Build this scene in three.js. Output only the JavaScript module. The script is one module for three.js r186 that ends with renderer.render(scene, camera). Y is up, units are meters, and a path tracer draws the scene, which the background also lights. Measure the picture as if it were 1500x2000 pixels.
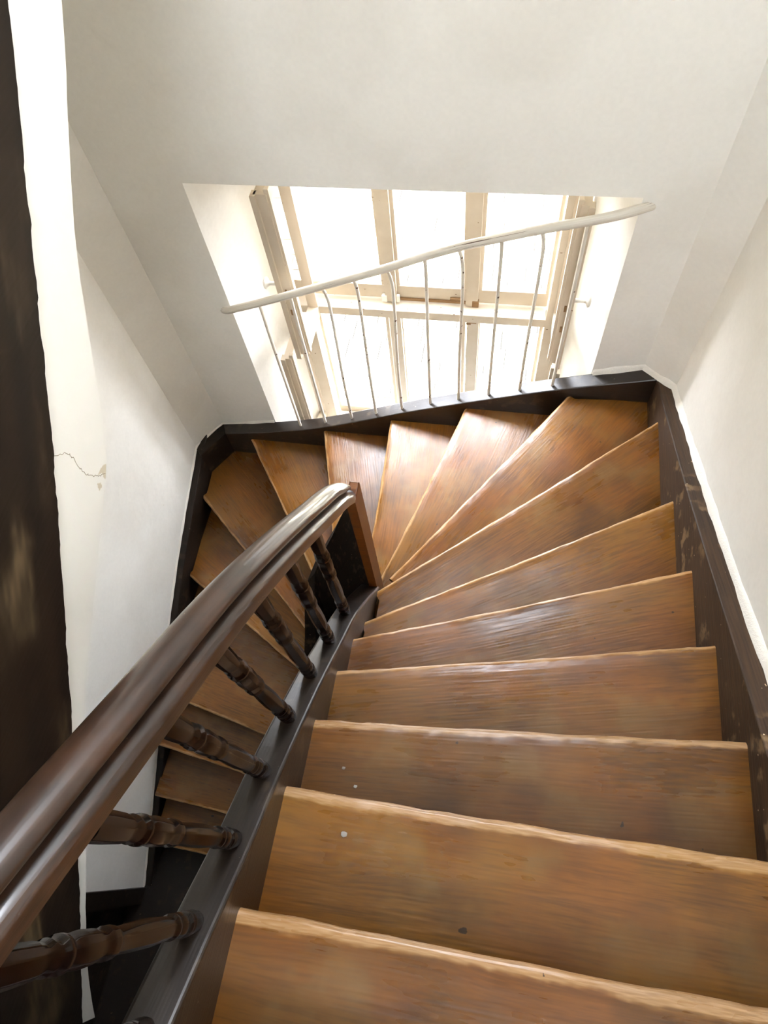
import * as THREE from 'three';
import { mergeGeometries, toCreasedNormals } from 'three/addons/utils/BufferGeometryUtils.js';

/* ---------- camera, sky, exposure ---------- */
// Plan coordinates used throughout: x to the right, y towards the window, z up from the eye, in metres.
const LIFT = 4.57;                                        // eye height above the lower landing
const P = (x, y, z) => new THREE.Vector3(x, z + LIFT, -y);
const scene = new THREE.Scene();
const camera = new THREE.PerspectiveCamera(2 * Math.atan(1000 / 1266.1) * 180 / Math.PI, 0.75, 0.05, 200);
camera.position.copy(P(0, 0, 0));
camera.up.set(-0.1080, 0.4704, -0.8758).normalize();
camera.lookAt(P(-0.15327, 0.45342, -0.87803));
camera.updateMatrixWorld();

const renderer = new THREE.WebGLRenderer({ antialias: true });
renderer.toneMapping = THREE.LinearToneMapping;
renderer.toneMappingExposure = 2.1;
renderer.shadowMap.enabled = true;

const SKY = 17;                                           // bright overcast daylight seen from a dim stairwell
{
  const w = 64, h = 32, a = new Float32Array(w * h * 4);
  for (let j = 0; j < h; j++) for (let i = 0; i < w; i++) {
    const up = Math.sin(((j + 0.5) / h - 0.5) * Math.PI), k = (j * w + i) * 4;
    const l = up > 0 ? SKY * (0.75 + 0.5 * up) : SKY * 0.3;
    a[k] = l * 0.94; a[k + 1] = l * 0.985; a[k + 2] = l * 1.08; a[k + 3] = 1;
  }
  const t = new THREE.DataTexture(a, w, h, THREE.RGBAFormat, THREE.FloatType);
  t.mapping = THREE.EquirectangularReflectionMapping; t.magFilter = THREE.LinearFilter; t.needsUpdate = true;
  scene.background = t; scene.environment = t;
}

/* ---------- random numbers, noise, textures ---------- */
function rng(seed) { let s = seed >>> 0; return () => { s = (s + 0x6D2B79F5) | 0; let t = Math.imul(s ^ (s >>> 15), 1 | s); t = (t + Math.imul(t ^ (t >>> 7), 61 | t)) ^ t; return ((t ^ (t >>> 14)) >>> 0) / 4294967296; }; }
const PERM = (() => { const r = rng(7), a = new Float32Array(65536); for (let i = 0; i < 65536; i++) a[i] = r(); return a; })();
function noise(x, y, px = 256, py = 256) {                // value noise, periodic in px, py
  const x0 = Math.floor(x), y0 = Math.floor(y), fx = x - x0, fy = y - y0;
  const u = fx * fx * (3 - 2 * fx), v = fy * fy * (3 - 2 * fy);
  const X = ((x0 % px) + px) % px, X1 = (X + 1) % px, Y = ((y0 % py) + py) % py, Y1 = (Y + 1) % py;
  const a = PERM[(X & 255) | ((Y & 255) << 8)], b = PERM[(X1 & 255) | ((Y & 255) << 8)], c = PERM[(X & 255) | ((Y1 & 255) << 8)], d = PERM[(X1 & 255) | ((Y1 & 255) << 8)];
  return (a + (b - a) * u) * (1 - v) + (c + (d - c) * u) * v;
}
const fbm = (x, y, n, px, py) => { let s = 0, a = 0.5, t = 0; for (let i = 0; i < n; i++) { s += a * noise(x, y, px, py); t += a; x = x * 2 + 37; y = y * 2 + 91; px *= 2; py *= 2; a *= 0.5; } return s / t; };
const sm = (a, b, x) => { const t = Math.min(1, Math.max(0, (x - a) / (b - a))); return t * t * (3 - 2 * t); };
const mix3 = (a, b, t) => [a[0] + (b[0] - a[0]) * t, a[1] + (b[1] - a[1]) * t, a[2] + (b[2] - a[2]) * t];
function paint(w, h, f, srgb = true) {                    // f(u, v) -> [r, g, b] 0..255 or a number
  const d = new Uint8Array(w * h * 4);
  for (let j = 0; j < h; j++) for (let i = 0; i < w; i++) {
    let c = f((i + 0.5) / w, (j + 0.5) / h); if (typeof c === 'number') c = [c, c, c];
    const k = (j * w + i) * 4; d[k] = Math.max(0, Math.min(255, c[0])); d[k + 1] = Math.max(0, Math.min(255, c[1])); d[k + 2] = Math.max(0, Math.min(255, c[2])); d[k + 3] = 255;
  }
  const t = new THREE.DataTexture(d, w, h, THREE.RGBAFormat, THREE.UnsignedByteType);
  t.wrapS = t.wrapT = THREE.RepeatWrapping; t.magFilter = THREE.LinearFilter; t.minFilter = THREE.LinearMipmapLinearFilter; t.generateMipmaps = true;
  if (srgb) t.colorSpace = THREE.SRGBColorSpace; t.needsUpdate = true; return t;
}
const rep = (t, x, y) => { const c = t.clone(); c.repeat.set(x, y); c.needsUpdate = true; return c; };

const TW = 1.5, TH = 1.0;                                 // metres that one tread texture covers
function treadTexture(seed, base, dark, pale) {
  const o = seed * 17.3;
  return paint(1024, 1024, (u, v) => {
    const x = u * TW, y = v * TH;                         // y = 0 under the nosing, 0.055 where the flat top starts
    const wob = (fbm(u * 3 + o, v * 5, 3, 3, 5) - 0.5) * 0.035;
    const yy = y + wob, g1 = 0.45 * noise(u * 18 + o, yy * 170, 18, 4096) + 0.3 * noise(u * 44 + o, (yy + wob) * 400, 44, 4096) + 0.25 * noise(u * 9 + o, yy * 58, 9, 4096), g2 = noise(u * 70 + o, yy * 520, 70, 4096);
    const blot = fbm(u * 7 + o, v * 6 + o, 5, 7, 6), blot2 = fbm(u * 4 + o + 40, v * 3, 5, 4, 3);
    let c = mix3(base, dark, 0.5 * sm(0.3, 0.8, g1) + 0.22 * (g2 - 0.5));
    c = mix3(c, dark, 0.5 * sm(0.48, 0.82, blot));
    c = mix3(c, [140, 74, 12], 0.3 * sm(0.5, 0.7, fbm(u * 5 + o + 9, v * 4 + 5, 4, 5, 4)));
    c = mix3(c, pale, 0.5 * sm(0.48, 0.72, blot2) * (0.35 + 0.65 * g2));
    const scuff = sm(0.5, 0.75, fbm(u * 14 + o * 2, v * 8, 5, 14, 8)) * sm(0.45, 0.6, blot2);
    c = mix3(c, [140, 116, 84], 0.5 * scuff * (0.3 + 0.7 * g1));
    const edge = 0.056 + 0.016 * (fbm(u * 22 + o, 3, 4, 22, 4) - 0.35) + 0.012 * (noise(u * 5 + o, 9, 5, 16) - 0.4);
    c = mix3(c, [212, 172, 130], 0.85 * sm(0.006, -0.006, y - edge + 0.01 * (g1 - 0.5)) * (0.6 + 0.4 * g2));   // bare, foot-worn wood along the nosing; width and paleness include painted window light
    const nick = noise(u * 90 + o, v * 60, 90, 60) * noise(u * 31, v * 23 + o, 31, 23);
    if (nick > 0.86) c = mix3(c, [40, 22, 12], 0.8);
    return c;
  });
}
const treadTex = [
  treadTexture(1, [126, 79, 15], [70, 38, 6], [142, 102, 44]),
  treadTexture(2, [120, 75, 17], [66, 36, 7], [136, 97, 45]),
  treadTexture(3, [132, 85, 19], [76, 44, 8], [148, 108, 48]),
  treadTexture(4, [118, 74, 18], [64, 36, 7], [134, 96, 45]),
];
const treadRough = paint(512, 384, (u, v) => { const a = fbm(u * 9, v * 7, 4, 9, 7), b = noise(u * 30, v * 190, 30, 190); return 84 + 60 * (a - 0.5) * 1.6 + 22 * (b - 0.5); }, false);
const grainBump = paint(1024, 512, (u, v) => 255 * (0.6 * noise(u * 14 + 4 * fbm(u * 4, v * 4, 2, 4, 4), v * 220, 14, 220) + 0.4 * fbm(u * 10, v * 12, 3, 10, 12)), false);
const darkTex = paint(1024, 512, (u, v) => {              // old dark stained wood, dusty and scuffed; 1 m x 0.5 m
  const g = noise(u * 10, v * 110 + 3 * fbm(u * 5, v * 5, 2, 5, 5), 10, 113), b = fbm(u * 9, v * 5, 4, 9, 5), s = fbm(u * 26 + 9, v * 14, 4, 26, 14);
  let c = mix3([36, 25, 16], [18, 12, 8], 0.6 * g + 0.4 * b);
  c = mix3(c, [88, 74, 56], 0.55 * sm(0.55, 0.75, s) * sm(0.4, 0.65, b));
  if (noise(u * 150, v * 80, 150, 80) * noise(u * 47, v * 31, 47, 31) > 0.82) c = mix3(c, [170, 160, 145], 0.6);
  return c;
});
const railTex = paint(1024, 512, (u, v) => {
  const g = noise(u * 8, v * 90, 8, 90), b = fbm(u * 12, v * 8, 4, 12, 8);
  let c = mix3([66, 41, 26], [34, 21, 14], 0.55 * g + 0.45 * sm(0.35, 0.65, b));
  if (noise(u * 120, v * 90, 120, 90) * noise(u * 37, v * 29, 37, 29) > 0.84) c = mix3(c, [160, 128, 96], 0.6);
  return c;
});
const wallTex = paint(1024, 1024, (u, v) => {             // painted plaster, 2 m
  const a = fbm(u * 6, v * 6, 5, 6, 6), b = noise(u * 180, v * 180, 180, 180);
  let c = mix3([234, 230, 220], [241, 238, 229], sm(0.3, 0.7, a)); c = [c[0] + (b - 0.5) * 3, c[1] + (b - 0.5) * 3, c[2] + (b - 0.5) * 3];
  const s = noise(u * 97, v * 97, 97, 97) * noise(u * 53 + 5, v * 53, 53, 53);
  if (s > 0.94) c = mix3(c, [186, 176, 160], 0.5);
  return c;
});
const wallBump = paint(512, 512, (u, v) => 255 * (0.65 * fbm(u * 5, v * 5, 3, 5, 5) + 0.35 * fbm(u * 40, v * 40, 3, 40, 40)), false);
const ironTex = paint(256, 1024, (u, v) => {              // chipped white paint on iron
  const s = fbm(u * 6, v * 40, 4, 6, 40); const c = mix3([226, 220, 206], [214, 206, 190], noise(u * 8, v * 30, 8, 30));
  return s > 0.77 ? mix3([74, 52, 36], [110, 84, 60], noise(u * 30, v * 120, 30, 120)) : c;
});
const oldPaintTex = paint(512, 512, (u, v) => {           // old cream window paint, cracked and flaked in places
  const s = fbm(u * 14, v * 20, 4, 14, 20); let c = mix3([228, 223, 211], [216, 208, 192], fbm(u * 8, v * 9, 3, 8, 9));
  if (s > 0.85) c = mix3([150, 122, 88], [116, 90, 62], noise(u * 60, v * 60, 60, 60));
  return c;
});

const boardTex = paint(1024, 1024, (u, v) => {            // dark board, scuffed grey-brown in streaks; 2 m
  const g = noise(u * 60, v * 9 + fbm(u * 6, v * 6, 2, 6, 6), 60, 9), b = fbm(u * 7, v * 6, 4, 7, 6), f = noise(u * 260, v * 40, 260, 40);
  let c = mix3([46, 33, 21], [22, 15, 10], 0.5 * g + 0.5 * b);
  c = mix3(c, [122, 104, 76], 0.8 * sm(0.44, 0.7, fbm(u * 24 + 3, v * 7 + 8, 5, 24, 7)) * sm(0.36, 0.58, b) * (0.4 + 0.6 * f));
  return c;
});
const CR = [[0.52, -0.935], [0.55, -0.968], [0.553, -0.985], [0.548, -1.02], [0.553, -1.05], [0.565, -1.075], [0.585, -1.095]];   // a crack through the plaster edge
const plasterTex = paint(1024, 1024, (u, v) => {
  const y = u * 2 - 0.7, z = v * 2 - 2.2, a = fbm(u * 9, v * 9, 4, 9, 9);
  let c = mix3([234, 230, 220], [241, 238, 229], a);
  const chip = Math.hypot((y - 0.578) / 0.032, (z + 1.105) / 0.028);
  if (chip < 1 && fbm(u * 90, v * 90, 3, 90, 90) > 0.5) c = mix3(c, [196, 180, 148], 0.7);
  return c;
});
plasterTex.repeat.set(0.5, 0.5); plasterTex.offset.set(0.35, 1.1);

const std = (o) => new THREE.MeshStandardMaterial(o);
const M = {
  wall: std({ map: rep(wallTex, 0.5, 0.5), roughness: 0.62, bumpMap: rep(wallBump, 0.6, 0.6), bumpScale: 0.004 }),
  caulk: std({ color: 0xf0ebe0, roughness: 0.6, bumpMap: rep(wallBump, 6, 6), bumpScale: 0.004 }),
  dark: new THREE.MeshPhysicalMaterial({ map: rep(darkTex, 1, 2), roughness: 0.5, specularIntensity: 0.55, bumpMap: rep(grainBump, 1, 2), bumpScale: 0.0006 }),
  darkGloss: new THREE.MeshPhysicalMaterial({ map: rep(darkTex, 1, 2), roughness: 0.4, bumpMap: rep(grainBump, 1, 2), bumpScale: 0.0004, clearcoat: 0.4, clearcoatRoughness: 0.25 }),
  darkMatte: new THREE.MeshPhysicalMaterial({ map: rep(darkTex, 1, 2), roughness: 0.8, specularIntensity: 0.2 }),
  darkWornLit: new THREE.MeshPhysicalMaterial({ map: rep(darkTex, 1, 2), color: new THREE.Color().setRGB(4.4, 4.2, 3.6), roughness: 0.55, specularIntensity: 0.6, bumpMap: rep(grainBump, 1, 2), bumpScale: 0.0008 }),  // dark wood brightened: worn, and with light on its top put into colour
  rail: new THREE.MeshPhysicalMaterial({ map: rep(railTex, 1, 2), roughness: 0.34, bumpMap: rep(grainBump, 1, 2), bumpScale: 0.0002, clearcoat: 0.6, clearcoatRoughness: 0.1 }),
  baluster: new THREE.MeshPhysicalMaterial({ map: rep(railTex, 3, 1), color: 0x603c30, roughness: 0.24, specularIntensity: 0.7 }),
  newel: std({ map: rep(treadTex[2], 1, 1), color: 0xc9a890, roughness: 0.4 }),
  riser: new THREE.MeshPhysicalMaterial({ map: rep(darkTex, 1, 2), roughness: 0.7, specularIntensity: 0.3 }),
  iron: std({ map: rep(ironTex, 1, 1), roughness: 0.45 }),
  frame: std({ map: rep(oldPaintTex, 2, 2), color: 0xddd4c8, roughness: 0.55 }),
  leafPaint: std({ map: rep(oldPaintTex, 1.5, 1.5), color: 0xe4d9cc, roughness: 0.6 }),
  crack: std({ color: 0x9a8c74, roughness: 0.9 }),
  brass: std({ color: 0x8a6a46, roughness: 0.6, metalness: 0.3 }),
  white: std({ color: 0xe8e4d8, roughness: 0.4 }),
  glass: new THREE.MeshPhysicalMaterial({ color: 0xffffff, roughness: 0.02, transmission: 1, thickness: 0, ior: 1.5 }),
  ground: std({ color: 0x26231d, roughness: 0.95 }),
  floor: std({ map: rep(darkTex, 1, 2), color: 0xd0b8a0, roughness: 0.55 }),
  board: new THREE.MeshPhysicalMaterial({ map: (() => { const t = rep(boardTex, 0.5, 0.5); t.rotation = -Math.PI / 4; return t; })(), roughness: 0.6, specularIntensity: 0.35, bumpMap: rep(grainBump, 1, 1), bumpScale: 0.0004 }),
  plasterEdge: std({ map: plasterTex, roughness: 0.6, bumpMap: rep(wallBump, 1, 1), bumpScale: 0.003 }),
  rod: [0, 1, 2].map((k) => { const t = rep(ironTex, 0.15, 1); t.rotation = Math.PI / 2; t.offset.set(0.3 * k, 0.37 * k); return std({ map: t, roughness: 0.5 }); }),
  ceiling: std({ map: rep(wallTex, 0.5, 0.5), roughness: 0.8 }),
};

/* ---------- building helpers ---------- */
const taken = {};
function numbered(n) { const k = taken[n] = (taken[n] ?? -1) + 1; return k ? `${n}_${String(k).padStart(3, '0')}` : n; }
function shade(o) { o.traverse((m) => { if (m.isMesh) { m.castShadow = true; m.receiveShadow = true; } }); return o; }
function mesh(name, geo, mat, parent) { const m = new THREE.Mesh(geo, mat); m.name = numbered(name); m.castShadow = m.receiveShadow = true; if (parent) parent.add(m); return m; }
function thing(name, label, category, group) { const g = new THREE.Group(); g.name = numbered(name); g.userData = { label, category }; if (group) g.userData.group = group; scene.add(g); return g; }
function struct(name, geo, mat) { const m = mesh(name, geo, mat, scene); m.userData.kind = 'structure'; return m; }
const MAP = {
  yz: new THREE.Matrix4().makeBasis(new THREE.Vector3(0, 0, -1), new THREE.Vector3(0, 1, 0), new THREE.Vector3(1, 0, 0)),
  xz: new THREE.Matrix4().makeBasis(new THREE.Vector3(1, 0, 0), new THREE.Vector3(0, 1, 0), new THREE.Vector3(0, 0, 1)),
  xy: new THREE.Matrix4().makeBasis(new THREE.Vector3(1, 0, 0), new THREE.Vector3(0, 0, -1), new THREE.Vector3(0, 1, 0)),
};
// extrude an outline: 'yz' along x from c0 to c1, 'xy' along z from c0 to c1, 'xz' along y (c0 nearer the window)
function prism(plane, outline, c0, c1, bevel = 0, hole) {
  const sh = new THREE.Shape(outline.map(([a, b]) => new THREE.Vector2(a, b)));
  for (const o of hole ? (typeof hole[0][0] === 'number' ? [hole] : hole) : []) sh.holes.push(new THREE.Path(o.map(([a, b]) => new THREE.Vector2(a, b))));
  const depth = Math.abs(c1 - c0) - 2 * bevel;
  const g = new THREE.ExtrudeGeometry(sh, { depth, bevelEnabled: bevel > 0, bevelSize: bevel, bevelThickness: bevel, bevelOffset: -bevel, bevelSegments: 3, steps: 1, curveSegments: 8 });
  g.translate(0, 0, bevel);
  g.applyMatrix4(MAP[plane]);
  if (plane === 'yz') g.translate(Math.min(c0, c1), LIFT, 0);
  if (plane === 'xz') g.translate(0, LIFT, -Math.max(c0, c1));
  if (plane === 'xy') g.translate(0, Math.min(c0, c1) + LIFT, 0);
  return g;
}
const box = (x0, x1, y0, y1, z0, z1, bevel = 0.003) => prism('xy', [[x0, y0], [x1, y0], [x1, y1], [x0, y1]], z0, z1, bevel);
const join = (list) => mergeGeometries(list.map((g) => { const n = g.index ? g.toNonIndexed() : g; for (const k of Object.keys(n.attributes)) if (!['position', 'normal', 'uv'].includes(k)) n.deleteAttribute(k); return n; }));
function polyMesh(tris, uvs) {                            // flat list of Vector3 triangles
  const g = new THREE.BufferGeometry(), a = new Float32Array(tris.length * 3), b = new Float32Array(tris.length * 2);
  tris.forEach((p, i) => { a[i * 3] = p.x; a[i * 3 + 1] = p.y; a[i * 3 + 2] = p.z; b[i * 2] = uvs[i][0]; b[i * 2 + 1] = uvs[i][1]; });
  g.setAttribute('position', new THREE.BufferAttribute(a, 3)); g.setAttribute('uv', new THREE.BufferAttribute(b, 2)); g.computeVertexNormals(); return g;
}
function quad(a, b, c, d) {                               // uv in metres
  const w = a.distanceTo(b), h = a.distanceTo(d);
  return polyMesh([a, b, c, a, c, d], [[0, 0], [w, 0], [w, h], [0, 0], [w, h], [0, h]]);
}
// sweep a closed cross-section of [side, height] along points, kept upright; side is square to the path in plan
function sweep(points, section, crease = 0.5, close = true) {
  const n = points.length, m = section.length, rings = [], len = [0];
  for (let i = 0; i < n; i++) {
    const a = points[Math.max(0, i - 1)], b = points[Math.min(n - 1, i + 1)];
    const tx = b[0] - a[0], ty = b[1] - a[1], l = Math.hypot(tx, ty) || 1, nx = ty / l, ny = -tx / l;
    const s = points[i][3] ?? 1;
    rings.push(section.map(([c, h]) => P(points[i][0] + nx * c * s, points[i][1] + ny * c * s, points[i][2] + h * s)));
    if (i) len.push(len[i - 1] + Math.hypot(...[0, 1, 2].map((k) => points[i][k] - points[i - 1][k])));
  }
  const per = [0]; for (let j = 0; j < m; j++) { const p = section[j], q = section[(j + 1) % m]; per.push(per[j] + Math.hypot(p[0] - q[0], p[1] - q[1])); }
  const T = [], U = [];
  for (let i = 0; i + 1 < n; i++) for (let j = 0; j < m; j++) {
    const k = (j + 1) % m, A = rings[i][j], B = rings[i + 1][j], C = rings[i + 1][k], D = rings[i][k];
    T.push(A, B, C, A, C, D); U.push([len[i], per[j]], [len[i + 1], per[j]], [len[i + 1], per[j + 1]], [len[i], per[j]], [len[i + 1], per[j + 1]], [len[i], per[j + 1]]);
  }
  if (close) {
    const f = THREE.ShapeUtils.triangulateShape(section.map(([a, b]) => new THREE.Vector2(a, b)), []);
    for (const [a, b, c] of f) { for (const q of [a, b, c]) { T.push(rings[n - 1][q]); U.push(section[q]); } for (const q of [a, c, b]) { T.push(rings[0][q]); U.push(section[q]); } }
  }
  return toCreasedNormals(polyMesh(T, U), crease);
}
// piecewise linear and smooth interpolation in a table of [t, value]
function table(t, rows) {
  if (t <= rows[0][0]) { const [a, b] = rows; return a[1] + (b[1] - a[1]) * (t - a[0]) / (b[0] - a[0]); }
  for (let i = 0; i + 1 < rows.length; i++) if (t <= rows[i + 1][0]) {
    const a = rows[i], b = rows[i + 1], h = b[0] - a[0], s = (t - a[0]) / h;
    const p = rows[i - 1] ?? a, q = rows[i + 2] ?? b;
    const m0 = i ? (b[1] - p[1]) / (b[0] - p[0]) : (b[1] - a[1]) / h, m1 = rows[i + 2] ? (q[1] - a[1]) / (q[0] - a[0]) : (b[1] - a[1]) / h;
    const s2 = s * s, s3 = s2 * s;
    return (2 * s3 - 3 * s2 + 1) * a[1] + (s3 - 2 * s2 + s) * h * m0 + (-2 * s3 + 3 * s2) * b[1] + (s3 - s2) * h * m1;
  }
  const a = rows[rows.length - 2], b = rows[rows.length - 1]; return b[1] + (b[1] - a[1]) * (t - b[0]) / (b[0] - a[0]);
}
const span = (a, b, n) => Array.from({ length: n + 1 }, (_, i) => a + (b - a) * i / n);

/* ---------- the stairwell: measures ---------- */
const XR = 0.737, XRW = 0.807, YB = 2.168, YW = 2.25, XL = -1.81, XLW = -1.86, YO = 2.72;   // string faces and walls
const RISE = 0.17, zT = (k) => -1.51 - RISE * (k - 1);
const WIN = { x0: -1.367, x1: 0.447, top: -1.63, bot: -3.7 }, OUT = { x0: -1.2, x1: 0.32, top: -1.6, bot: -3.72, y: 2.58 };
const UPW = { x0: -0.5, x1: 0.6, top: 1.9, bot: 0.3 };   // tall upper window above the frame of the photograph
const RW = { x0: -0.4, x1: 0.65, top: 1.75, bot: 0.55 };    // landing window behind the camera
const TOP = 2.7, FLOOR = zT(19), YREAR = -1.7, YEND = -0.47;

/* ---------- walls, floors ---------- */
{
  const r = [[XLW - 0.2, FLOOR - 0.4], [XRW + 0.2, FLOOR - 0.4], [XRW + 0.2, TOP], [XLW - 0.2, TOP]];
  const hole = (o) => [[o.x0, o.bot], [o.x0, o.top], [o.x1, o.top], [o.x1, o.bot]];
  const face = new THREE.ShapeGeometry((() => { const s = new THREE.Shape(r.map(([a, b]) => new THREE.Vector2(a, b))); for (const o of [WIN, UPW]) s.holes.push(new THREE.Path(hole(o).map(([a, b]) => new THREE.Vector2(a, b)))); return s; })());
  face.translate(0, LIFT, -YW);
  const q = (o, y) => hole(o).map(([a, b]) => P(a, y, b)), A = q(WIN, YW), B = q(OUT, OUT.y);
  const parts = [face, prism('xz', r, YO, OUT.y, 0, [hole(OUT), hole(UPW)])];
  const A2 = q(UPW, YW), B2 = q(UPW, OUT.y);
  for (let i = 0; i < 4; i++) { const j = (i + 1) % 4; parts.push(quad(A[j], A[i], B[i], B[j]), quad(A2[j], A2[i], B2[i], B2[j])); }
  parts.push(prism('xy', [[XRW, 2.1], [XRW + 0.05, YW + 0.02], [0.68, YW + 0.0]], FLOOR - 0.4, TOP));
  parts.push(prism('xy', [[XLW, 2.045], [-1.743, YW], [XLW - 0.05, YW + 0.02]], FLOOR - 0.4, TOP));
  struct('wall_back', join(parts), M.wall);
  struct('wall_right', prism('xy', [[XRW, YREAR - 0.1], [XRW + 0.2, YREAR - 0.1], [XRW + 0.2, YO], [XRW, YO]], FLOOR - 0.4, TOP), M.wall);
  struct('wall_left', join([prism('xy', [[XLW - 0.2, YEND], [XLW, YEND], [XLW, YO], [XLW - 0.2, YO]], FLOOR - 0.4, TOP), prism('xy', [[XLW - 0.2, YREAR - 0.1], [XLW, YREAR - 0.1], [XLW, YEND], [XLW - 0.2, YEND]], -2.45, TOP)]), M.wall);
  struct('wall_rear', prism('xz', r, YREAR, YREAR - 0.15, 0, hole(RW)), M.wall);
  struct('floor', prism('xy', [[XLW - 0.2, YREAR - 0.1], [XRW + 0.2, YREAR - 0.1], [XRW + 0.2, YO], [XLW - 0.2, YO]], FLOOR - 0.4, FLOOR), M.floor);
  struct('floor', prism('xy', [[XLW, YREAR], [XRW, YREAR], [XRW, -0.37], [-0.42, -0.37], [-0.6, -0.45], [XLW, -0.45]], zT(0) - 0.2, zT(0)), M.floor);
  struct('ceiling', prism('xy', [[XLW - 0.2, YREAR - 0.15], [XRW + 0.2, YREAR - 0.15], [XRW + 0.2, YO], [XLW - 0.2, YO]], TOP - 0.02, TOP + 0.2), M.ceiling);
}

/* ---------- the winding staircase ---------- */
// nosing of tread k: inner end, outer end
const N = {
  0: [-0.41, -0.40, XR, -0.39], 1: [-0.41, -0.155, XR, -0.137], 2: [-0.41, 0.092, XR, 0.116], 3: [-0.41, 0.284, XR, 0.401], 4: [-0.41, 0.465, XR, 0.714],
  5: [-0.41, 0.622, XR, 1.039], 6: [-0.41, 0.744, XR, 1.415], 7: [-0.41, 0.935, XR, 1.933], 8: [-0.385, 1.075, 0.345, YB], 9: [-0.465, 1.10, -0.169, YB],
  10: [-0.565, 1.10, -0.595, YB], 11: [-0.72, 1.10, -1.022, YB], 12: [-0.80, 1.115, -1.539, YB], 13: [-0.85, 0.944, XL, 1.793], 14: [-0.85, 0.76, XL, 1.312],
  15: [-0.85, 0.399, XL, 0.603], 16: [-0.85, 0.188, XL, 0.322], 17: [-0.85, -0.01, XL, 0.045], 18: [-0.85, -0.24, XL, -0.215],
};
const staircase = thing('winding_staircase', 'winding wooden staircase with worn brown steps between dark painted boards', 'staircase');
function makeTread(k) {
  const A = N[k].slice(0, 2), B = N[k].slice(2), a0 = N[k - 1].slice(0, 2), b0 = N[k - 1].slice(2);
  const L = Math.hypot(B[0] - A[0], B[1] - A[1]), t = [(B[0] - A[0]) / L, (B[1] - A[1]) / L], n = [t[1], -t[0]];   // n points back up the stairs
  if (n[0] * (a0[0] + b0[0] - A[0] - B[0]) + n[1] * (a0[1] + b0[1] - A[1] - B[1]) < 0) { n[0] *= -1; n[1] *= -1; }
  const L0 = Math.hypot(b0[0] - a0[0], b0[1] - a0[1]), t0 = [(b0[0] - a0[0]) / L0, (b0[1] - a0[1]) / L0]; let n0 = [t0[1], -t0[0]];
  if (n0[0] * n[0] + n0[1] * n[1] < 0) n0 = [-n0[0], -n0[1]];
  const back = 0.035, ra = [a0[0] + n0[0] * back, a0[1] + n0[1] * back], rb = [b0[0] + n0[0] * back, b0[1] + n0[1] * back];
  // stretch both ends into the strings
  const grow = 0.012, r = 0.016, rand = rng(k * 31 + 5), seg = 40;
  const rest = [];
  const corner = (k === 8) ? [[XR + grow, YB + grow]] : (k === 13) ? [[XL - grow, YB + grow]] : [];
  const fix = (p) => { const q = p.slice(); if (Math.abs(q[0] - XR) < 0.03) q[0] = XR + grow; if (Math.abs(q[0] - XL) < 0.03) q[0] = XL - grow; if (Math.abs(q[1] - YB) < 0.03) q[1] = YB + grow; return q; };
  rest.push(...corner.map((c) => c), fix(rb), ra);
  const e0 = [A[0] - t[0] * grow, A[1] - t[1] * grow], e1 = [B[0] + t[0] * grow, B[1] + t[1] * grow], EL = L + 2 * grow;
  const top = zT(k), ph = rand() * 50;
  const wear = (s) => Math.sin(Math.PI * Math.min(1, Math.max(0, s))) ** 1.5;
  const T = [], U = [], uo = rand() * TW, slip = k < 3 ? 0 : k === 3 ? 0.005 : 0.013;   // pale edge reaches further in on upper steps: wear plus painted window light
  const ringAt = (s) => {                                 // cross-section of the rounded nosing at fraction s
    const w = wear(s), dz = -0.004 * w - 0.002 * (noise(s * 18 + ph, k) - 0.5) * w, dd = 0.003 * w + 0.004 * (noise(s * 26 + ph, k + 40) - 0.5);
    const x = e0[0] + t[0] * EL * s, y = e0[1] + t[1] * EL * s, out = [];
    const lip = 0.018 + 0.01 * noise(s * 12 + ph, 3);
    const put = (d, z, v) => out.push({ p: P(x + n[0] * d, y + n[1] * d, top + z), u: uo + EL * s, v: v + slip });
    put(r + lip, 0, Math.PI * r + lip);
    for (let i = 0; i <= 10; i++) { const q = Math.PI * i / 10; put(r - r * Math.sin(q) + dd * Math.sin(q), r * Math.cos(q) - r + dz * Math.max(0, Math.cos(q)), Math.PI * r - r * q); }
    return out;
  };
  const R = span(0, 1, seg).map(ringAt);
  const tri = (a, b, c) => { T.push(a.p, b.p, c.p); for (const q of [a, b, c]) U.push([q.u / TW, q.v / TH]); };
  const up = new THREE.Vector3(), e = new THREE.Vector3();
  const facing = (a, b, c, dir) => { up.subVectors(b.p, a.p); e.subVectors(c.p, a.p); return up.cross(e).dot(dir) > 0 ? tri(a, b, c) : tri(a, c, b); };
  const outDir = (i) => new THREE.Vector3(-n[0] * Math.sin(Math.PI * (i - 0.5) / 10), Math.cos(Math.PI * (i - 0.5) / 10), n[1] * Math.sin(Math.PI * (i - 0.5) / 10));
  for (let i = 0; i < seg; i++) for (let j = 0; j + 1 < R[0].length; j++) {
    const d = j ? outDir(j) : new THREE.Vector3(0, 1, 0);
    facing(R[i][j], R[i + 1][j], R[i + 1][j + 1], d); facing(R[i][j], R[i + 1][j + 1], R[i][j + 1], d);
  }
  const uv = (x, y) => [uo + (x - e0[0]) * t[0] + (y - e0[1]) * t[1], slip + Math.PI * r + (x - e0[0] - n[0] * r) * n[0] + (y - e0[1] - n[1] * r) * n[1]];
  const vert = ([x, y], z) => { const q = uv(x, y); return { p: P(x, y, z), u: q[0], v: q[1], xy: [x, y] }; };
  const plan = (p) => [p.x, -p.z];
  const loop = [...R.map((q) => q[0]).map((q) => ({ ...q, xy: plan(q.p) })), ...rest.map((q) => vert(q, top))];
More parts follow.
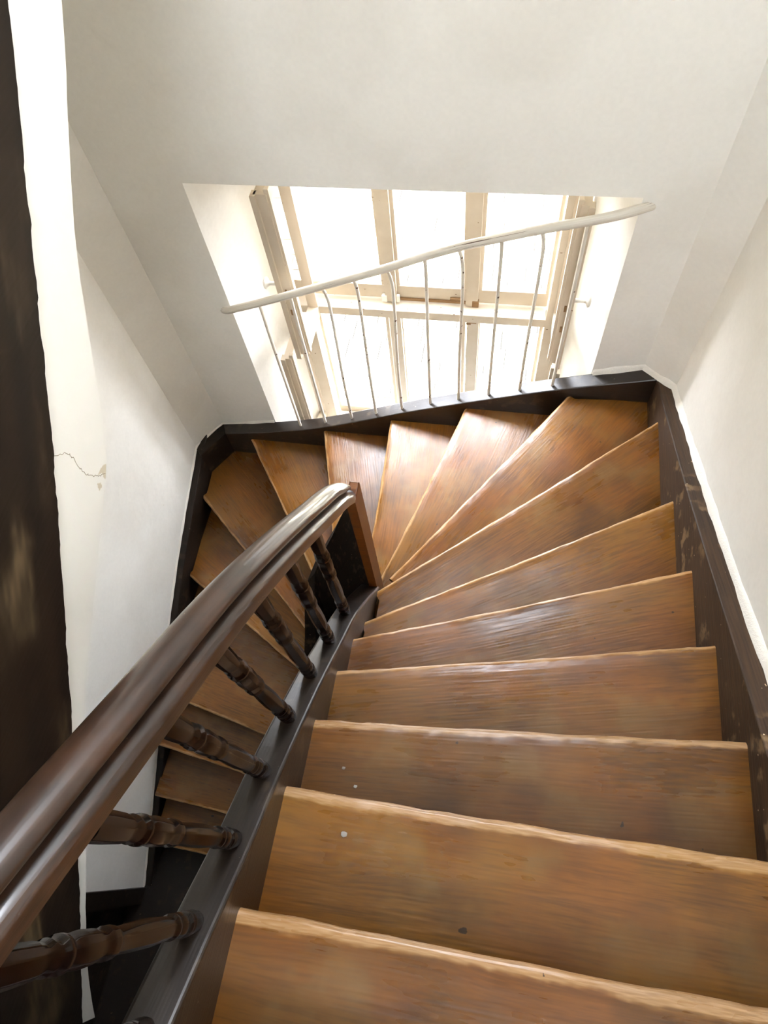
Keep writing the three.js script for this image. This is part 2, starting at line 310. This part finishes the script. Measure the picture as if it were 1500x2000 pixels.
  const bot = [...R.map((q) => q[q.length - 1]).map((q) => ({ ...q, xy: plan(q.p) })), ...rest.map((q) => vert(q, top - 2 * r))];
  for (const [lp, d] of [[loop, 1], [bot, -1]]) {
    const f = THREE.ShapeUtils.triangulateShape(lp.map((q) => new THREE.Vector2(...q.xy)), []);
    for (const [a, b, c] of f) facing(lp[a], lp[b], lp[c], new THREE.Vector3(0, d, 0));
  }
  for (let i = seg; i < loop.length - 0; i++) {           // side and back faces
    const j = (i + 1) % loop.length; const a = loop[i], b = loop[j], c = bot[j], dd = bot[i];
    tri(a, dd, c); tri(a, c, b);
  }
  const m = treadMat[k % 4].clone(); m.color.setScalar((k > 4 && k < 12 ? 0.95 : k < 4 ? 0.7 : 0.8) + 0.1 * rand());  // steps by the window tinted lighter, the rest darker: light painted into colour
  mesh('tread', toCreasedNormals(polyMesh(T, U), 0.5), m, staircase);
}
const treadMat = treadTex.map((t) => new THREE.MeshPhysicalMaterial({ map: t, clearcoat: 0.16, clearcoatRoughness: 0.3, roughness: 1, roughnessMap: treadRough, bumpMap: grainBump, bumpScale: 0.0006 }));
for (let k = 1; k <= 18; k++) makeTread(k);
for (let k = 1; k <= 18; k++) {                           // risers, set back under each nosing
  const [ax, ay, bx, by] = N[k], L = Math.hypot(bx - ax, by - ay), tx = (bx - ax) / L, ty = (by - ay) / L;
  let nx = ty, ny = -tx; const q = N[k - 1]; if (nx * (q[0] + q[2] - ax - bx) + ny * (q[1] + q[3] - ay - by) < 0) { nx = -nx; ny = -ny; }
  const at = (s, d) => [ax + tx * s + nx * d, ay + ty * s + ny * d];
  mesh('riser', prism('xy', [at(0, 0.025), at(L, 0.025), at(L, 0.04), at(0, 0.04)], zT(k + 1) - 0.005, zT(k) - 0.03), M.riser, staircase);
}
// string boards: right wall, back wall, left wall
const topR = [[-0.6, -1.32], [-0.1, -1.54], [0.344, -1.737], [0.585, -1.842], [0.88, -1.98], [1.386, -2.207], [2.043, -2.482], [2.168, -2.525]];
const topB = [[-1.86, -3.385], [-1.81, -3.372], [-1.127, -3.215], [-0.418, -2.922], [0.271, -2.665], [0.751, -2.521], [0.807, -2.505]];
const topL = [[-0.487, -4.586], [0.202, -4.203], [0.767, -3.873], [1.344, -3.6], [2.082, -3.333], [2.168, -3.31]];
const board = (rows, a, b, depth, n = 24) => { const u = span(a, b, n).map((y) => [y, table(y, rows)]); return [...u, ...u.slice().reverse().map(([y, z]) => [y, z - depth])]; };
const flatBottom = (rows, a, b, z0, n = 24) => { const u = span(a, b, n).map((y) => [y, table(y, rows)]); return [...u, [b, z0], [a, z0]]; };
mesh('wall_string', prism('yz', board(topR, -0.6, 2.168, 0.42), XR, XRW, 0.006), M.darkWornLit, staircase);
mesh('back_string', prism('xz', flatBottom(topB, XLW, XRW, -3.9), YW, YB, 0.006), M.darkGloss, staircase);
mesh('wall_string', prism('yz', board(topL, YEND, 2.168, 0.45), XLW, XL, 0.005), M.dark, staircase);
mesh('corner_string', prism('xy', [[XLW + 0.005, 2.03], [XL, 1.985], [-1.70, YB], [-1.735, YW - 0.01], [-1.79, 2.17]], -3.95, -3.345, 0.004), M.dark, staircase);
// inner string under the balusters, then round the narrow well and down the far side
const topI = [[-0.5, -1.115], [-0.33, -1.256], [-0.178, -1.376], [-0.037, -1.497], [0.111, -1.602], [0.259, -1.726], [0.408, -1.86], [0.555, -2.012], [0.705, -2.164], [0.85, -2.375], [0.96, -2.55]];
mesh('inner_string', prism('yz', board(topI, -0.5, 0.965, 0.36), -0.488, -0.405, 0.008), M.darkGloss, staircase);
const wellPath = [[-0.455, 1.035, -1.93], [-0.51, 1.06, -2.08], [-0.58, 1.075, -2.28], [-0.67, 1.085, -2.52], [-0.75, 1.085, -2.74], [-0.795, 1.06, -2.91], [-0.812, 1.0, -3.04], [-0.812, 0.88, -3.19], [-0.812, 0.7, -3.35], [-0.812, 0.58, -3.46], [-0.812, 0.4, -3.62], [-0.812, 0.19, -3.8], [-0.812, 0, -3.96], [-0.812, -0.22, -4.12], [-0.812, -0.45, -4.3]];
mesh('inner_string', sweep(wellPath, [[-0.028, 0], [0.028, 0], [0.028, -0.8], [-0.028, -0.8]], 0.4), M.darkMatte, staircase);

/* ---------- banister: handrail, turned balusters, newel ---------- */
const banister = thing('banister', 'dark brown banister with moulded handrail and turned balusters beside the steps', 'banister');
const railTop = [[-0.6, -0.26], [-0.35, -0.46], [-0.037, -0.719], [0.106, -0.839], [0.345, -1.039], [0.56, -1.25], [0.779, -1.487], [0.9, -1.62], [0.96, -1.7]];
const RX = -0.447;
{
  const sec = [];
  for (const q of span(0, 1, 10)) { const a = Math.PI * (1.08 - 1.16 * q); sec.push([-0.006 + 0.031 * Math.cos(a), -0.024 + 0.024 * Math.sin(a)]); }
  sec.push([0.022, -0.036], [0.018, -0.042], [0.008, -0.047], [0.007, -0.057], [0.014, -0.060], [0.028, -0.065], [0.033, -0.070], [0.035, -0.078], [0.034, -0.112], [0.029, -0.118]);
  sec.push([-0.029, -0.118], [-0.034, -0.112], [-0.034, -0.078], [-0.026, -0.062], [-0.022, -0.054], [-0.022, -0.046], [-0.032, -0.038]);
  const ys = span(-0.6, 0.95, 40), pts = ys.map((y) => [RX, y, table(y, railTop)]);
  pts.push([RX, 0.968, table(0.968, railTop) - 0.002, 0.97], [RX, 0.982, table(0.982, railTop) - 0.006, 0.86], [RX, 0.99, table(0.99, railTop) - 0.014, 0.6]);
  mesh('handrail', sweep(pts, sec, 0.7), M.rail, banister);
}
{
  const L = 0.65, prof = [[0, 0.017], [0.012, 0.020], [0.03, 0.0215], [0.05, 0.021], [0.058, 0.0185], [0.063, 0.0225], [0.072, 0.0225], [0.077, 0.018], [0.09, 0.0215], [0.11, 0.0205], [0.117, 0.0175], [0.123, 0.0215], [0.132, 0.0215], [0.138, 0.0175], [0.15, 0.0185], [0.22, 0.0215], [0.28, 0.0205], [0.34, 0.018], [0.352, 0.0215], [0.36, 0.0225], [0.368, 0.0215], [0.376, 0.0225], [0.386, 0.0185], [0.41, 0.022], [0.44, 0.0232], [0.465, 0.0215], [0.478, 0.0175], [0.485, 0.0235], [0.495, 0.0235], [0.503, 0.0185], [0.52, 0.0215], [0.53, 0.0175], [0.55, 0.021], [0.60, 0.0225], [L, 0.0225]];
  const g = new THREE.LatheGeometry(prof.map(([h, r]) => new THREE.Vector2(r * 0.95, h)), 44);
  const geo = toCreasedNormals(g.toNonIndexed(), 0.9);
  for (const y of [-0.32, -0.178, -0.037, 0.111, 0.259, 0.408, 0.555, 0.705]) {
    const b = mesh('baluster', geo, M.baluster, banister); b.position.copy(P(RX, y, table(y, topI) - 0.012)); b.rotation.y = y * 9;
  }
}
mesh('newel_post', box(-0.446, -0.413, 0.955, 1.03, -2.72, -1.80, 0.005), M.newel, banister);

/* ---------- the flight above: dark board and plaster edge ---------- */
const flight = thing('upper_flight', 'dark scuffed stair board of the flight above with cracked white plaster edge', 'staircase');
const XU = -0.78;
const edgeD = [[-0.7, -1.99], [-0.416, -1.754], [-0.155, -1.543], [0.126, -1.298], [0.308, -1.131], [0.515, -0.94], [0.732, -0.722], [0.988, -0.464], [1.08, -0.37], [2.25, 0.82]];
const edgeP = [[-0.7, -2.15], [-0.453, -1.85], [-0.362, -1.752], [-0.249, -1.655], [-0.12, -1.555], [0.04, -1.427], [0.155, -1.34], [0.373, -1.216], [0.572, -1.108], [0.616, -1.078], [0.667, -1.022], [0.741, -0.922], [0.884, -0.743], [1.146, -0.502], [2.25, 0.6]];
const topU = [[-0.7, -1.02], [-0.45, -1.25], [-0.21, -1.07], [0, -0.9], [0.19, -0.74], [0.4, -0.6], [0.755, -0.41], [0.963, -0.2], [1.08, -0.08], [2.25, 1.1]];
{
  const d = span(-0.47, 2.245, 300), rnd = rng(3);
  const up = d.map((y) => [y, table(y, topU)]), lo = d.map((y) => [y, table(y, edgeD) + (rnd() - 0.5) * 0.003 + (noise(y * 40, 5) - 0.5) * 0.006]).reverse();
  mesh('string_board', prism('yz', [...up, ...lo], XU - 0.04, XU, 0), M.board, flight);
  const pl = span(-0.47, 2.245, 90), bot = pl.map((y) => [y, table(y, edgeP) + (rnd() - 0.5) * 0.003]);
  mesh('plaster_soffit', prism('yz', [...pl.map((y) => [y, table(y, edgeD) + 0.04]), ...bot.reverse()], XLW, XU - 0.005, 0), M.plasterEdge, flight);
  const cr = new THREE.CatmullRomCurve3(CR.map(([y, z], i) => P(XU - 0.005, y, z)));
  const zig = cr.getPoints(46).map((q, i) => q.add(new THREE.Vector3(0, (rnd() - 0.5) * 0.005, (rnd() - 0.5) * 0.005)));
  mesh('crack', new THREE.TubeGeometry(new THREE.CatmullRomCurve3(zig, false, 'catmullrom', 0.1), 140, 0.0006, 5), M.crack, flight);
}

/* ---------- the window ---------- */
{
  const w = new THREE.Group(); w.name = 'window_1'; w.userData.kind = 'structure'; scene.add(w);
  const F0 = 2.58, F1 = 2.66, part = (n, g, m = M.frame, p = w) => mesh(n, g, m, p);
  part('jamb', box(-1.19, -1.085, F0, F1, OUT.bot, OUT.top)); part('jamb', box(0.205, 0.31, F0, F1, OUT.bot, OUT.top));
  part('head_rail', box(-1.085, 0.205, F0, F1, OUT.top - 0.06, OUT.top));
  part('sill_rail', box(-1.085, 0.205, F0, F1, OUT.bot, OUT.bot + 0.06));
  part('transom', box(-1.085, 0.205, F0, F1 + 0.03, -2.655, -2.6, 0.004));
  // upper and lower glazed sashes stand behind the frame
  const S0 = 2.665, S1 = 2.70;
  const mul = [[-0.665, -0.6], [-0.225, -0.16]];
  for (const [a, b] of mul) { part('mullion', box(a, b, S0 - 0.02, S1, -2.6, OUT.top)); part('mullion', box(a + 0.012, b + 0.012, S0 - 0.03, S1, OUT.bot + 0.04, -2.655)); }
  const lights = [[-1.085, -0.665], [-0.6, -0.225], [-0.16, 0.205]];
  for (const [a, b] of lights) {
    const s = part('sash', join([box(a, b, S0, S1, -2.59, -2.5), box(a, b, S0, S1, OUT.top - 0.08, OUT.top - 0.02), box(a, a + 0.018, S0, S1, -2.5, OUT.top - 0.08), box(b - 0.018, b, S0, S1, -2.5, OUT.top - 0.08)]));
    mesh('pane', quad(P(a, S0 + 0.02, -2.505), P(b, S0 + 0.02, -2.505), P(b, S0 + 0.02, OUT.top - 0.075), P(a, S0 + 0.02, OUT.top - 0.075)), M.glass, s);
    const l = part('sash', join([box(a, b, S0, S1, OUT.bot + 0.04, OUT.bot + 0.11), box(a, b, S0, S1, -2.7, -2.655), box(a, a + 0.018, S0, S1, OUT.bot + 0.11, -2.7), box(b - 0.018, b, S0, S1, OUT.bot + 0.11, -2.7)]));
    mesh('pane', quad(P(a, S0 + 0.02, OUT.bot + 0.1), P(b, S0 + 0.02, OUT.bot + 0.1), P(b, S0 + 0.02, -2.695), P(a, S0 + 0.02, -2.695)), M.glass, l);
  }
  // rusty bolt and catches along the foot of the middle sash
  part('bolt_bar', box(-0.67, -0.17, 2.652, 2.664, -2.592, -2.578, 0.002), M.brass);
  part('catch', join([box(-0.685, -0.655, 2.64, 2.664, -2.6, -2.555), box(-0.60, -0.585, 2.635, 2.652, -2.592, -2.545)]), M.white);
  part('catch', join([box(-0.31, -0.25, 2.648, 2.664, -2.572, -2.556), box(-0.19, -0.155, 2.64, 2.664, -2.6, -2.56)]), M.brass);
  part('catch', join([box(-0.205, -0.16, 2.618, 2.636, -2.70, -2.675), box(-0.215, -0.19, 2.612, 2.63, -2.705, -2.69)]), M.brass);
  // casement leaves swung into the reveal
  const leaf = (x0, x1, y0, y1, z0, z1, side, knobZ) => {
    const st = 0.055, sh = prism('yz', [[y0, z0], [y1, z0], [y1, z1], [y0, z1]], x0 + 0.012, x1 - 0.012, 0.002, [[y0 + st, z0 + 0.07], [y0 + st, z1 - 0.06], [y1 - 0.012, z1 - 0.06], [y1 - 0.012, z0 + 0.07]]);
    const lip = side < 0 ? [box(x0, x0 + 0.026, y0 - 0.012, y0 + 0.03, z0 - 0.03, z1, 0.003), box(x1 - 0.022, x1, y0 + 0.006, y0 + 0.03, z0 + 0.012, z1 + 0.02, 0.003)]
      : [box(x1 - 0.026, x1, y0 - 0.012, y0 + 0.03, z0 - 0.03, z1, 0.003), box(x0, x0 + 0.022, y0 + 0.006, y0 + 0.03, z0 + 0.012, z1 + 0.02, 0.003)];
    const c = mesh('casement', join([sh, ...lip]), M.leafPaint, w), xm = (x0 + x1) / 2;
mesh('pane', quad(P(xm, y0 + st - 0.004, z0 + 0.066), P(xm, y1 - 0.008, z0 + 0.066), P(xm, y1 - 0.008, z1 - 0.056), P(xm, y0 + st - 0.004, z1 - 0.056)), M.glass, c);
    if (knobZ) {
      const g = new THREE.LatheGeometry([[0, 0.084], [0.018, 0.083], [0.027, 0.078], [0.03, 0.071], [0.026, 0.066], [0.012, 0.06], [0.0095, 0.05], [0.0095, 0.012], [0.016, 0.006], [0.018, 0]].map(([r, h]) => new THREE.Vector2(r, h)), 20);
      g.rotateZ(side < 0 ? Math.PI / 2 : -Math.PI / 2); const q = P(side < 0 ? x0 + 0.006 : x1 - 0.006, y0 + 0.035, knobZ); g.translate(q.x, q.y, q.z);
      mesh('knob', g, M.white, c);
      for (const dz of [-0.02, -0.15]) mesh('lock_plate', box(xm - 0.005, xm + 0.005, y0 - 0.003, y0 + 0.004, knobZ + dz - 0.018, knobZ + dz + 0.018, 0.001), M.brass, c);
    }
  };
  leaf(-1.108, -1.025, 2.29, 2.585, -2.67, -1.7, -1, -2.21);
  leaf(-1.215, -1.145, 2.30, 2.585, -3.64, -2.73, -1, 0);
  leaf(0.225, 0.292, 2.29, 2.585, -2.6, -1.7, 1, -2.21);
  leaf(0.255, 0.305, 2.32, 2.585, -3.64, -2.7, 1, 0);
}

/* ---------- upper window above the frame of the photograph, landing window behind the camera ---------- */
for (const [name, o, a] of [['window_2', UPW, 2.6], ['window_3', RW, YREAR - 0.12]]) {
  const w = new THREE.Group(); w.name = name; w.userData.kind = 'structure'; scene.add(w);
  const { x0, x1, top, bot } = o, xm = (x0 + x1) / 2, b = a + 0.06, y = a + 0.03;
  mesh('frame', join([box(x0, x0 + 0.05, a, b, bot, top), box(x1 - 0.05, x1, a, b, bot, top), box(x0 + 0.05, x1 - 0.05, a, b, top - 0.05, top), box(x0 + 0.05, x1 - 0.05, a, b, bot, bot + 0.06)]), M.frame, w);
  mesh('mullion', box(xm - 0.03, xm + 0.03, a, b, bot + 0.06, top - 0.05), M.frame, w);
  for (const [p, q] of [[x0 + 0.05, xm - 0.03], [xm + 0.03, x1 - 0.05]]) mesh('pane', quad(P(p, y, bot + 0.06), P(q, y, bot + 0.06), P(q, y, top - 0.05), P(p, y, top - 0.05)), M.glass, w);
}

/* ---------- white iron railing across the window ---------- */
{
  const r = thing('window_railing', 'slanting white iron safety rail with ten thin chipped rods across the window', 'railing');
  const pts = [[-1.42, 2.264, -2.345], [-1.375, 2.228, -2.31], [-1.30, 2.205, -2.265], [-1.196, 2.2, -2.225], [-0.867, 2.2, -2.1], [-0.528, 2.2, -1.967], [-0.374, 2.2, -1.9], [-0.214, 2.2, -1.838], [-0.056, 2.2, -1.788], [0.11, 2.2, -1.738], [0.266, 2.2, -1.697], [0.36, 2.203, -1.672], [0.43, 2.222, -1.66], [0.49, 2.264, -1.668]];
  const curve = new THREE.CatmullRomCurve3(pts.map((q) => P(...q)), false, 'centripetal');
  mesh('top_rail', new THREE.TubeGeometry(curve, 90, 0.0185, 14), M.iron, r);
  const rails = pts.map((q) => [q[0], q[2]]), rnd = rng(11);
  const bow = [0, 0, 0.02, 0.012, 0.02, 0.004, 0.02, 0.003, 0.014, 0];
  [-1.181, -1.012, -0.838, -0.685, -0.528, -0.364, -0.209, -0.05, 0.107, 0.266].forEach((x, i) => {
    const z1 = table(x, rails) - 0.006, z0 = table(x, topB) - 0.03, dx = (rnd() - 0.5) * 0.012;
    const c = new THREE.CatmullRomCurve3([P(x + dx - bow[i] * 0.6, 2.2, z1), P(x + dx + bow[i] * 0.3, 2.2, z1 - 0.06), P(x + dx * 0.6 + bow[i] * 0.5, 2.198, z1 - 0.2), P(x, 2.2, (z0 + z1) / 2 - 0.15), P(x, 2.205, z0)]);
    mesh('rod', new THREE.TubeGeometry(c, 24, 0.0078, 10), M.rod[i % 3], r);
  });
}

/* ---------- plaster bead where the walls meet the boards ---------- */
{
  const sec = [[-0.016, -0.004], [0.004, -0.004], [0.004, 0.03], [-0.003, 0.027], [-0.010, 0.015]], rnd = rng(21);
  const bead = (pts, size = 1) => { const out = []; for (let i = 0; i + 1 < pts.length; i++) { const a = pts[i], b = pts[i + 1], n = Math.max(1, Math.round(Math.hypot(b[0] - a[0], b[1] - a[1]) / 0.05)); for (let j = 0; j < n; j++) out.push([0, 1, 2].map((k) => a[k] + (b[k] - a[k]) * j / n).concat(size * (0.8 + 0.5 * rnd()))); } out.push([...pts[pts.length - 1], size]); return sweep(out, sec, 0.8); };
  const right = span(-0.6, 2.1, 18).map((y) => [XRW, y, table(y, topR)]);
  struct('trim_1', bead([...right, [0.68, YW, -2.54], [0.452, YW, table(0.452, topB)]]), M.caulk);
  const left = span(2.045, YEND, 14).map((y) => [XLW, y, table(y, topL)]);
  struct('trim_2', bead([[-1.372, YW, table(-1.372, topB)], [-1.743, YW, table(-1.743, topB)], ...left], 0.5), M.caulk);
}

/* ---------- dark door on the lower landing ---------- */
{
  const d = new THREE.Group(); d.name = 'door_1'; d.userData.kind = 'structure'; scene.add(d);
  mesh('door_frame', join([box(XLW - 0.12, XLW + 0.02, YEND - 0.09, YEND, FLOOR, -2.45), box(XLW - 0.12, XLW + 0.02, YREAR, YREAR + 0.22, FLOOR, -2.45), box(XLW - 0.12, XLW + 0.02, YREAR + 0.22, YEND - 0.09, -2.55, -2.45)]), M.dark, d);
  mesh('door_leaf', box(XLW - 0.1, XLW - 0.06, YREAR + 0.22, YEND - 0.09, FLOOR, -2.55), M.dark, d);
  for (const [z0, z1] of [[-4.4, -3.75], [-3.6, -2.7]]) mesh('door_panel', box(XLW - 0.062, XLW - 0.048, YREAR + 0.34, YEND - 0.21, z0, z1, 0.006), M.dark, d);
}

/* ---------- courtyard paving far below the window ---------- */
{
  const G = -5.5, y0 = 2.9;
  const g = struct('ground', prism('xy', [[-14, 2.75], [12, 2.75], [12, 26], [-14, 26]], G - 0.3, G - 0.009), M.ground);
  const unit = prism('xy', [[-0.5, -0.5], [0.5, -0.5], [0.5, 0.5], [-0.5, 0.5]], -0.05 - LIFT, -LIFT, 0);
  unit.deleteAttribute('uv');
  const pm = [0xa29a82, 0x9a9582, 0xa6a190, 0x9d957a, 0x95917f].map((c) => std({ color: c, roughness: 0.9 })), rnd = rng(77);
  let row = 0;
  for (let y = y0; y < 8.9; y += 0.262, row++) {
    const h = 0.262;
    for (let x = -3.75 + rnd() * 0.3; x < 1.15;) {
      const L = 0.34 + rnd() * 0.16;
      const gap = 0.010 + rnd() * 0.009;
      if (x / (y) > -0.62 && (x + L) / y > -0.6 && x / y < 0.2) {
        const s = mesh('paving_slab', unit, pm[Math.floor(rnd() * pm.length)], g);
        s.scale.set(L - gap, 1, h - gap); s.position.copy(P(x + L / 2, y + h / 2, G + (rnd() - 0.5) * 0.006)); s.rotation.y = (rnd() - 0.5) * 0.012;
      } x += L;
    }
  }
}

/* ---------- crumbs of plaster on the steps ---------- */
[[-0.243, 0.012, 2, 0.0062, 'largest white plaster crumb on the second step from the bottom of the photo'], [-0.3, 0.17, 3, 0.004, 'tiny white plaster crumb on the third step, nearer its front edge'], [-0.26, 0.13, 3, 0.0042, 'tiny white plaster crumb on the third step beside the joint below']].forEach(([x, y, k, r, label]) => {
  const g = new THREE.IcosahedronGeometry(r, 1), a = g.attributes.position, rr = rng(k * 100 + Math.round(r * 1e5));
  for (let i = 0; i < a.count; i++) { const s = 0.75 + 0.4 * noise(a.getX(i) * 500 + k, a.getZ(i) * 500 + a.getY(i) * 300); a.setXYZ(i, a.getX(i) * s * 1.3, a.getY(i) * s * 0.6, a.getZ(i) * s); }
  g.computeVertexNormals();
  const m = mesh('plaster_crumb', g, M.caulk, scene); m.position.copy(P(x, y, zT(k) + r * 0.4)); m.userData = { label, category: 'crumb', group: 'plaster crumbs on the steps' };
});

scene.updateMatrixWorld(true);
renderer.render(scene, camera);
